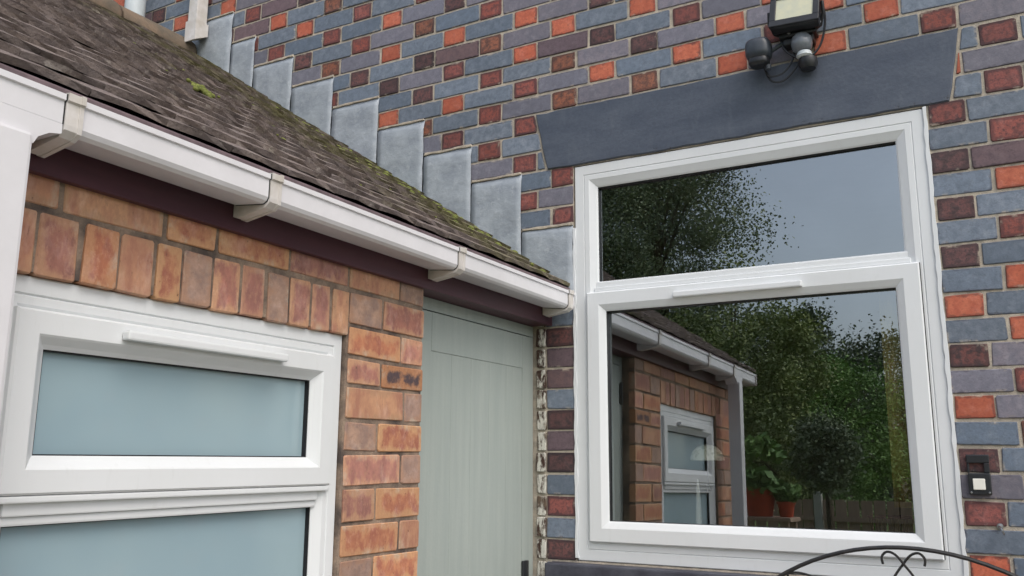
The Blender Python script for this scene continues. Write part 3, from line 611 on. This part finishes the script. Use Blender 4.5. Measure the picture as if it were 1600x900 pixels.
# ---- gutter with its unions
gut = empty('gutter', (-1.38, -1.2, 2.085), 'white square section gutter along the tiled eaves of the extension', 'gutter')
def gprof(g):   # outer then inner, g grows the section
    o = [(-1.4295, 2.152), (-1.4295, 2.099-g), (-1.421, 2.091-g), (-1.340, 2.083-g), (-1.331+g, 2.088-g), (-1.3265+g, 2.096), (-1.3265+g, 2.134), (-1.322+g, 2.136), (-1.322+g, 2.1465+g*.4), (-1.329, 2.1475+g*.4)]
    i = [(-1.330, 2.137), (-1.3305, 2.099), (-1.342, 2.087), (-1.4205, 2.095), (-1.4265, 2.101), (-1.4265, 2.152)]
    return o + i
def gpiece(name, ya, yb, g, mat, parent):
    p = gprof(g); n = len(p); vs = [(x, ya, z) for x, z in p] + [(x, yb, z) for x, z in p]
    fs = [(k, (k+1) % n, n+(k+1) % n, n+k) for k in range(n)] + [tuple(range(n)), tuple(range(2*n-1, n-1, -1))]
    me = bpy.data.meshes.new(name); me.from_pydata(vs, [], fs); bm = bmesh.new(); bm.from_mesh(me); bmesh.ops.triangulate(bm, faces=[f for f in bm.faces if len(f.verts) > 4]); bmesh.ops.recalc_face_normals(bm, faces=bm.faces); bm.to_mesh(me); bm.free()
    return link(name, me, mat, parent)
UN = [-1.555, -.805, -.070]
for a, b in ((-2.500, -2.030), (-2.030, -1.555), (-1.555, -.805), (-.805, -.030)): gpiece('trough', a+.001, b-.001, 0, 'gutter', gut)
def uprof(y0, y1, name, mat, g, parent):
    o = [(-1.4292, 2.151), (-1.4292, 2.066-g), (-1.418, 2.062-g), (-1.337, 2.075-g), (-1.3235+g, 2.086-g), (-1.3222+g, 2.095), (-1.3222+g, 2.133), (-1.3178+g, 2.136), (-1.3178+g, 2.1495+g), (-1.329, 2.1505+g)]
    i = [(-1.3295, 2.148), (-1.3275, 2.135), (-1.3275, 2.097), (-1.341, 2.0825), (-1.4205, 2.0905), (-1.428, 2.099)]
    p = o + i; n = len(p); vs = [(x, y0, z) for x, z in p] + [(x, y1, z) for x, z in p]
    m = MB().add(vs, [(k, (k+1) % n, n+(k+1) % n, n+k) for k in range(n)] + [tuple(range(n)), tuple(range(2*n-1, n-1, -1))]); me = m.mesh(name)
    bm = bmesh.new(); bm.from_mesh(me); bmesh.ops.triangulate(bm, faces=[f for f in bm.faces if len(f.verts) > 4]); bm.to_mesh(me); bm.free(); return link(name, me, mat, parent)
for y in UN + [-2.030]:
    wd = .030; u_ = uprof(y-wd/2, y+wd/2, 'union', 'gutter_dirty', 0, gut)
    gpiece('seal_or_gap_shade', y-wd/2-.0022, y-wd/2-.0002, .0012, 'gasket', u_)
    uprof(y+wd/2-.007, y+wd/2+.001, 'rib', 'gutter_dirty', .0016, u_)
# outlet funnel over the downpipe
fy = [(-2.205, 2.0825), (-2.185, 2.070), (-2.176, 2.046), (-2.093, 2.046), (-2.086, 2.060), (-2.068, 2.072), (-2.047, 2.0775)]
fz = [2.0935]
prf = fy + [(-2.047, 2.094), (-2.205, 2.094)]
vs = [(-1.3255, y, z) for y, z in prf] + [(-1.392, y, z) for y, z in prf]; n = len(prf)
MB().add(vs, [(k, (k+1) % n, n+(k+1) % n, n+k) for k in range(n)] + [tuple(range(n)), tuple(range(2*n-1, n-1, -1))]).build('outlet', 'gutter', gut)
MB().box(-1.4288, -1.3185, -2.512, -2.501, 2.078, 2.150, .003).build('stop_end', 'gutter_dirty', gut)
# ---- downpipe under the outlet
dp = empty('downpipe', (-1.352, -2.135, .03), 'white square downpipe beside the frosted window of the extension', 'downpipe')
MB().box(-1.385, -1.3165, -2.170, -2.0985, .16, 2.060, .006).build('pipe', 'gutter', dp)
for z in (1.0, .35): MB().box(-1.442, -1.312, -2.176, -2.092, z, z+.03, .004).build('pipe_clip', 'gutter_dirty', dp)
MB().box(-1.385, -1.30, -2.168, -2.10, .04, .158, .006).build('shoe', 'gutter', dp)

# ================================================================== fittings on the house wall
wp = empty('downpipe', (-3.415, -.04, 3.65), 'white square downpipe ending in a shoe above the tiled roof', 'downpipe')
MB().box(-3.450, -3.385, -.085, -.018, 3.70, 5.6, .006).build('pipe', 'gutter_dirty', wp)
sh = MB(); sh.add([(-3.455, -.092, 3.615), (-3.380, -.092, 3.615), (-3.380, -.092, 3.725), (-3.455, -.092, 3.725), (-3.455, -.012, 3.66), (-3.380, -.012, 3.66), (-3.380, -.012, 3.725), (-3.455, -.012, 3.725)], [(0, 1, 2, 3), (1, 5, 6, 2), (4, 0, 3, 7), (5, 4, 7, 6), (3, 2, 6, 7)])
sho = sh.build('shoe', 'gutter_dirty', wp); sm = sho.modifiers.new('t', 'SOLIDIFY'); sm.thickness = .004
MB().box(-3.468, -3.367, -.09, .002, 4.05, 4.08, .004).build('pipe_clip', 'gutter_dirty', wp)
gp = empty('soil_pipe', (-3.865, -.09, 3.2), 'pale grey round pipe rising behind the mossy ridge', 'pipe')
MB().tube([(-3.865, -.09, 2.9), (-3.865, -.09, 6.0)], .052, 20).build('pipe', 'greypipe', gp)
MB().tube([(-3.865, -.09, 5.0), (-3.865, -.09, 5.06)], .060, 20).build('collar', 'greypipe', gp)

# ---- floodlight with sensors
fl = empty('floodlight', (-.49, 0, 2.95), 'black floodlight with sensor and cable fixed above the dark lintel', 'floodlight')
tilt_m = Matrix.Translation((-.485, -.075, 3.018)) @ Matrix.Rotation(R(-14), 4, 'X') @ Matrix.Rotation(R(3), 4, 'Y')
MB().box(-.078, .078, -.018, .024, -.062, .062, .008).build('housing', 'black', fl, tilt_m)
fr_ = MB(); 
for b in ((-.080, .080, -.028, -.016, .046, .064), (-.080, .080, -.028, -.016, -.064, -.040), (-.080, -.060, -.028, -.016, -.040, .046), (.060, .080, -.028, -.016, -.040, .046)): fr_.box(*b, .002)
fr_.build('bezel', 'black', fl, tilt_m)
MB().box(-.0605, .0605, -.0235, -.0185, -.041, .047, .001).build('led_panel', 'led', fl, tilt_m)
fins = MB()
for k in range(7): fins.box(-.066+.022*k-.002, -.066+.022*k+.002, .024, .040, -.05, .05)
fins.build('cooling_fins', 'black', fl, tilt_m)
MB().tube([(-.572, -.075, 3.038), (-.574, -.07, 3.00), (-.560, -.055, 2.965), (-.535, -.04, 2.955), (-.44, -.04, 2.955), (-.412, -.055, 2.965), (-.399, -.07, 3.00), (-.400, -.075, 3.038)], .006, 8).box(-.547, -.427, -.062, -.002, 2.944, 2.964, .004).build('bracket', 'black', fl)
MB().box(-.535, -.437, -.052, -.0015, 2.920, 2.944, .005).build('mount_plate', 'black', fl)
for x, z in ((-.513, 2.957), (-.414, 2.972)): MB().lathe([(.0, .004), (.005, .003), (.006, 0)], (x, -.0625, z), 12, 'y').build('bolt', 'steel', fl)
def pebble(name, c, r, mat, parent, p=.62, n=20):
    vs = []; sg = lambda v: math.copysign(abs(v)**p, v)
    for i in range(n+1):
        t = math.pi*(i/n-.5)
        for j in range(n): a = 2*math.pi*j/n; vs.append((c[0]+r[0]*sg(math.cos(t))*sg(math.cos(a)), c[1]+r[1]*sg(math.cos(t))*sg(math.sin(a)), c[2]+r[2]*sg(math.sin(t))))
    return MB().add(vs, [(i*n+j, i*n+(j+1) % n, (i+1)*n+(j+1) % n, (i+1)*n+j) for i in range(n) for j in range(n)], True).build(name, mat, parent)
ca = empty('sensor', (0, 0, 0)); ca.parent = fl; place(ca, (-.478, -.05, 2.9))
MB().lathe([(0, -.026), (.018, -.022), (.031, -.008), (.035, .008), (.033, .03), (.022, .044), (0, .047)], (-.476, -.052, 2.902), 20).build('sensor_dome', 'dome', ca)
MB().lathe([(.022, -.016), (.026, -.03), (.020, -.036), (0, -.037)], (-.470, -.052, 2.898), 20).build('sensor_lens', 'greypipe', ca)
MB().lathe([(.030, -.034), (.032, -.052), (.024, -.070), (0, -.074)], (-.462, -.040, 2.895), 20).build('sensor_base_shade', 'black', ca)  # black body also standing in for the sensor's shadow on the lintel
ph = empty('motion_head', (0, 0, 0)); ph.parent = fl; place(ph, (-.6, -.06, 2.92))
pebble('head_shell', (-.614, -.068, 2.914), (.043, .040, .040), 'sensor_grey', ph)
pebble('head_lens', (-.614, -.068, 2.872), (.034, .032, .018), 'black', ph)
MB().tube([(-.58, -.05, 2.91), (-.55, -.04, 2.93), (-.52, -.03, 2.94)], .008, 8).lathe([(0, -.012), (.010, -.008), (.012, .006), (0, .012)], (-.588, -.062, 2.851), 12).build('swivel_arm', 'sensor_grey', ph)
def arc(pts, n=10):
    P = [Vector(p) for p in pts]; res = []
    for i in range(len(P)-1):
        p0, p1, p2, p3 = P[max(i-1, 0)], P[i], P[i+1], P[min(i+2, len(P)-1)]
        for k in range(n):
            t = k/n; res.append(.5*((2*p1)+(p2-p0)*t+(2*p0-5*p1+4*p2-p3)*t*t+(3*p1-p0-3*p2+p3)*t**3))
    return res + [P[-1]]
MB().tube(arc([(-.412, -.05, 3.06), (-.398, -.045, 2.99), (-.42, -.04, 2.90), (-.47, -.045, 2.862), (-.53, -.04, 2.905), (-.545, -.04, 2.965), (-.53, -.04, 3.02)]), .0038, 6).build('cable', 'black', fl)
MB().tube(arc([(-.50, -.035, 2.93), (-.51, -.035, 2.875), (-.545, -.035, 2.832), (-.59, -.035, 2.83), (-.605, -.04, 2.865)]), .0038, 6).tube(arc([(-.49, -.025, 2.93), (-.49, -.025, 2.868), (-.54, -.025, 2.812), (-.585, -.025, 2.815), (-.605, -.03, 2.86)]), .0038, 6).build('cable', 'black', fl)

# ---- doorbell
db = empty('doorbell', (-.075, 0, 1.46), 'black wall bell with a small square white push button', 'doorbell')
MB().box(-.103, -.045, -.020, -.0006, 1.458, 1.518, .003).build('housing', 'black', db)
MB().box(-.104, -.045, -.012, -.0008, 1.546, 1.570, .003).box(-.060, -.046, -.012, -.0008, 1.5185, 1.5457, .002).box(-.1035, -.097, -.008, -.0008, 1.5185, 1.5457, .002).build('bracket', 'black', db)
MB().box(-.091, -.060, -.0245, -.0202, 1.472, 1.503, .002).build('button', 'wax', db)
for x, z in ((-.097, 1.464), (-.051, 1.464)): MB().lathe([(0, .0225), (.003, .0220), (.0032, .0198)], (x, 0, z), 10, 'y').build('screw', 'steel', db)
hk = empty('wall_hook', (-.035, 0, 1.37), 'small steel screw hook in the brickwork below the bell', 'hook')
MB().tube(arc([(-.034, .01, 1.372), (-.034, -.018, 1.372), (-.030, -.030, 1.365), (-.026, -.028, 1.354), (-.026, -.018, 1.352)], 5), .0028, 6).lathe([(.0, .004), (.008, .003), (.009, .0005)], (-.034, 0, 1.372), 12, 'y').build('hook', 'steel', hk)

# ---- arched iron trellis standing before the window
YT = -.2
ar = empty('garden_trellis', (-.27, YT, .03), 'black iron garden trellis with an arched scrollwork top below the window', 'trellis')
cxT, czT, RT = -.272, .695, .624
pts = [(cxT-RT, YT, .031)] + [(cxT-RT, YT, z) for z in (.3, .5)] + [(cxT-RT*math.cos(a), YT, czT+RT*math.sin(a)) for a in [math.pi*k/48 for k in range(49)]] + [(cxT+RT, YT, .5), (cxT+RT, YT, .3), (cxT+RT, YT, .031)]
MB().tube(pts, .0058, 8).build('arch', 'iron', ar)
for sg in (-1, 1):
    sc_ = arc([(cxT-sg*.052, YT, 1.273), (cxT-sg*.054, YT, 1.292), (cxT-sg*.040, YT, 1.306), (cxT-sg*.020, YT, 1.300), (cxT, YT-.004*sg, 1.277), (cxT+sg*.035, YT, 1.225), (cxT+sg*.10, YT, 1.10), (cxT+sg*.13, YT, .95), (cxT+sg*.07, YT, .84), (cxT+sg*.02, YT, .88)], 6)
    MB().tube(sc_, .0034, 6).build('scroll', 'iron', ar)
    sc_ = arc([(cxT+sg*.33, YT, 1.225), (cxT+sg*.28, YT, 1.236), (cxT+sg*.22, YT, 1.215), (cxT+sg*.20, YT, 1.15), (cxT+sg*.25, YT, 1.10), (cxT+sg*.30, YT, 1.13)], 6)
    MB().tube(sc_, .0034, 6).build('scroll', 'iron', ar)
    MB().tube([(cxT+sg*.31, YT, .3), (cxT+sg*.31, YT, czT+math.sqrt(RT*RT-.31**2)-.004)], .0036, 6).build('upright', 'iron', ar)
for z in (.3, .68): MB().tube([(cxT-RT, YT, z), (cxT+RT, YT, z)], .0045, 6).build('cross_bar', 'iron', ar)

# ================================================================== things behind the glass
ld = empty('table_lamp', (-.93, .30, 1.204), 'cream fan shaped lamp shade with slim stem behind the lower window pane', 'lamp')
MB().lathe([(.062, 1.550), (.060, 1.562), (.052, 1.582), (.036, 1.598), (.014, 1.606), (0, 1.607)], (-.955, .30, 0), 26).build('lamp_shade', 'cream', ld)
MB().tube([(-.955, .30, 1.245), (-.955, .30, 1.60)], .0035, 8).lathe([(.045, 1.204), (.044, 1.212), (.012, 1.225), (.006, 1.25)], (-.955, .30, 0), 20).build('stem', 'black', ld)
cv = empty('slim_vase', (-.962, .2, 1.204), 'slim white tapering vase on the inner sill', 'vase')
MB().lathe([(.012, 1.204), (.013, 1.25), (.012, 1.32), (.009, 1.40), (.006, 1.46), (.002, 1.484), (0, 1.485)], (-.962, .20, 0), 14).build('vase', 'wax', cv)
ct = MB(); V = []; n = 30
for k in range(n+1):
    for z in (1.41, 2.12): V.append((-.318+.17*k/n, .125+.007*math.sin(k*.75)+.003*math.sin(k*.31), z if z > 2 else z-.0))
cu = ct.add(V, [(2*k, 2*k+2, 2*k+3, 2*k+1) for k in range(n)], True).build('curtain', 'ochre'); sm = cu.modifiers.new('t', 'SOLIDIFY'); sm.thickness = .003; tag(cu, 'ochre curtain hanging inside the right edge of the window', 'curtain')
bk = empty('wire_basket', (-.33, .24, 1.204), 'dark wire basket on the inner sill beside the ochre curtain', 'basket')
b_ = MB()
for z, r_ in ((1.22, .055), (1.30, .068), (1.375, .08)): b_.tube([(-.33+r_*math.cos(2*math.pi*k/24), .24+r_*math.sin(2*math.pi*k/24)*.8, z) for k in range(25)], .003, 6)
for k in range(16):
    a = 2*math.pi*k/16; b_.tube([(-.33+.052*math.cos(a), .24+.042*math.sin(a), 1.206), (-.33+.08*math.cos(a), .24+.064*math.sin(a), 1.375)], .002, 5)
b_.build('wire_frame', 'iron', bk); MB().lathe([(0, 1.206), (.05, 1.207), (.055, 1.25), (0, 1.27)], (-.33, .24, 0), 16).build('lining', 'bark', bk)

# ================================================================== the garden that the panes mirror
def leaves(cen, rad, n, size, seed, mat, parent, clumps=90, sq=1.3, name='crown'):
    r = random.Random(seed); cl = []
    for _ in range(clumps):
        while True:
            p = Vector((r.uniform(-1, 1), r.uniform(-1, 1), r.uniform(-1, 1)))
            if .25 < p.length < 1: break
        cl.append((Vector((p.x*rad[0], p.y*rad[1], p.z*rad[2])), r.uniform(.10, .24)*min(rad)))
    v = []; f = []; q = []
    for k in range(n):
        c, s = cl[k % clumps]; p = Vector(cen) + c + Vector((r.gauss(0, s), r.gauss(0, s), r.gauss(0, s)*.8))
        a = Vector((r.gauss(0, 1), r.gauss(0, 1), r.gauss(0, .7))).normalized(); b = a.orthogonal().normalized(); b = (b*math.cos(k) + a.cross(b)*math.sin(k)); s_ = size*r.uniform(.6, 1.3); i = len(v)
        v += [tuple(p - a*s_), tuple(p + b*s_*.5*sq), tuple(p + a*s_), tuple(p - b*s_*.5*sq)]; f.append((i, i+1, i+2, i+3)); q += [r.random()]*4
    me = bpy.data.meshes.new(name); me.from_pydata(v, [], f); at = me.attributes.new('rnd', 'FLOAT', 'POINT'); at.data.foreach_set('value', q)
    return link(name, me, mat, parent), cl
def tree(name, x, y, h, rad, mat, n, size, seed, label, trunk=.12, cz=None):
    t = empty(name, (x, y, 0), label, 'tree', 'garden trees'); r = random.Random(seed); cz = cz or h-rad[2]
    cr, cl = leaves((x, y, cz), rad, n, size, seed, mat, t)
    m = MB(); m.tube([(x, y, -.05), (x+.05, y, cz*.5), (x-.03, y+.04, cz), (x, y, cz+rad[2]*.7)], 0, 10, radii=[trunk, trunk*.75, trunk*.45, trunk*.1])
    for c, s in cl[:22]:
        st = Vector((x, y, cz + c.z*.35 - rad[2]*.25)); en = Vector((x, y, cz)) + c; m.tube([st, (st+en)/2 + Vector((0, 0, .1*rad[2])), en], 0, 6, radii=[trunk*.28, trunk*.16, trunk*.04])
    m.build('trunk', 'bark', t); return t
tree('birch_tree', -4.65, -10.2, 8.4, (1.45, 1.3, 3.2), 'leaf_birch', 90000, .024, 1, 'tall airy birch tree beyond the lawn', .13, 5.1)
tree('conifer_tree', -6.7, -11.8, 9.5, (1.9, 1.8, 4.4), 'leaf_dark', 70000, .034, 2, 'dense dark evergreen tree beside the birch', .18, 5.0)
tree('apple_tree', -3.3, -9.3, 4.3, (1.15, 1.0, 1.75), 'leaf_mid', 42000, .026, 3, 'bushy mid green tree in front of the birch', .1, 2.7)
tree('maple_tree', -1.75, -13.4, 4.2, (1.2, 1.2, 1.5), 'leaf_dark', 34000, .03, 4, 'rounded dark green tree above the garden fence', .1, 2.6)
tree('hazel_tree', -2.5, -11.2, 3.6, (1.1, .9, 1.5), 'leaf_fresh', 34000, .026, 5, 'fresh green hazel behind the garden fence', .08, 2.2)
tree('oak_tree', -3.75, -15.0, 5.2, (1.15, 1.2, 1.7), 'leaf_dark', 34000, .036, 6, 'dark tree farthest behind the birch', .14, 3.5)
hb = empty('laurel_bush', (-1.75, -7.2, 0), 'dark round headed bush on a clear stem before the fence', 'bush'); leaves((-1.78, -7.2, 1.84), (.34, .4, .42), 14000, .022, 12, 'leaf_dark', hb, name='foliage'); MB().tube([(-1.75, -7.2, -.02), (-1.76, -7.2, 1.8)], .03, 6).build('stem', 'bark', hb)
# fence: concrete posts, timber boards
fe = empty('garden_fence', (-2, -9, 0), 'low timber board fence between concrete posts at the lawn end', 'fence')
fx = [-6.55 + 1.45*k for k in range(8)]
for x in fx: MB().box(x-.05, x+.05, -9.05, -8.95, -.05, 1.46, .01).build('post', 'concrete', fe)
bme = MB().box(-.066, .066, -.01, .01, 0, 1.32, .003).mesh('board'); bme.materials.append(M['fence'])
for a in fx[:-1]:
    for k in range(9): o = link('board', bme, None, fe); place(o, (a+.05+.0725+.15*k, -9+random.uniform(-.004, .004), .04+random.uniform(-.006, .006)))
    for z in (.3, 1.1): MB().box(a+.052, a+1.398, -8.988, -8.95, z, z+.06).build('rail', 'fence', fe)
# pots on a tall plant stand
sx, sy = -2.02, -5.0
ps = empty('plant_stand', (sx, sy, 0), 'tall timber plant stand holding red pots', 'plant stand')
for dx in (-.32, .32):
    for dy in (-.15, .15): MB().box(sx+dx-.025, sx+dx+.025, sy+dy-.025, sy+dy+.025, -.01, 1.20).build('leg', 'fence', ps)
MB().box(sx-.37, sx+.37, sy-.2, sy+.2, 1.2, 1.235, .004).build('top', 'fence', ps); MB().box(sx-.35, sx+.35, sy-.17, sy+.17, .45, .48).build('shelf', 'fence', ps)
def pot(x, y, z, r, h, mat, label, lmat, lr, seed):
    p = empty('flower_pot', (x, y, z), label, 'pot'); MB().lathe([(0, z+.001), (r*.72, z+.001), (r*.95, z+h*.82), (r*1.05, z+h*.82), (r*1.06, z+h), (r*.93, z+h), (r*.9, z+h*.88)], (x, y, 0), 24).build('pot', mat, p)
    MB().lathe([(r*.9, z+h*.88), (0, z+h*.9)], (x, y, 0), 24).build('soil', 'soil', p); leaves((x, y, z+h+lr*.75), (lr, lr, lr*.8), 900, .045, seed, lmat, p, clumps=14, name='plant')
pot(sx+.08, sy+.02, 1.236, .14, .24, 'terracotta', 'large red pot with a leafy plant on the plant stand', 'leaf_fresh', .26, 31)
pot(sx+.30, sy+.02, 1.236, .075, .13, 'terracotta', 'small orange pot at the end of the plant stand', 'leaf_fresh', .10, 32)
pot(sx-.22, sy, .481, .12, .22, 'green_pot', 'teal glazed pot on the lower shelf of the stand', 'leaf_mid', .16, 33)
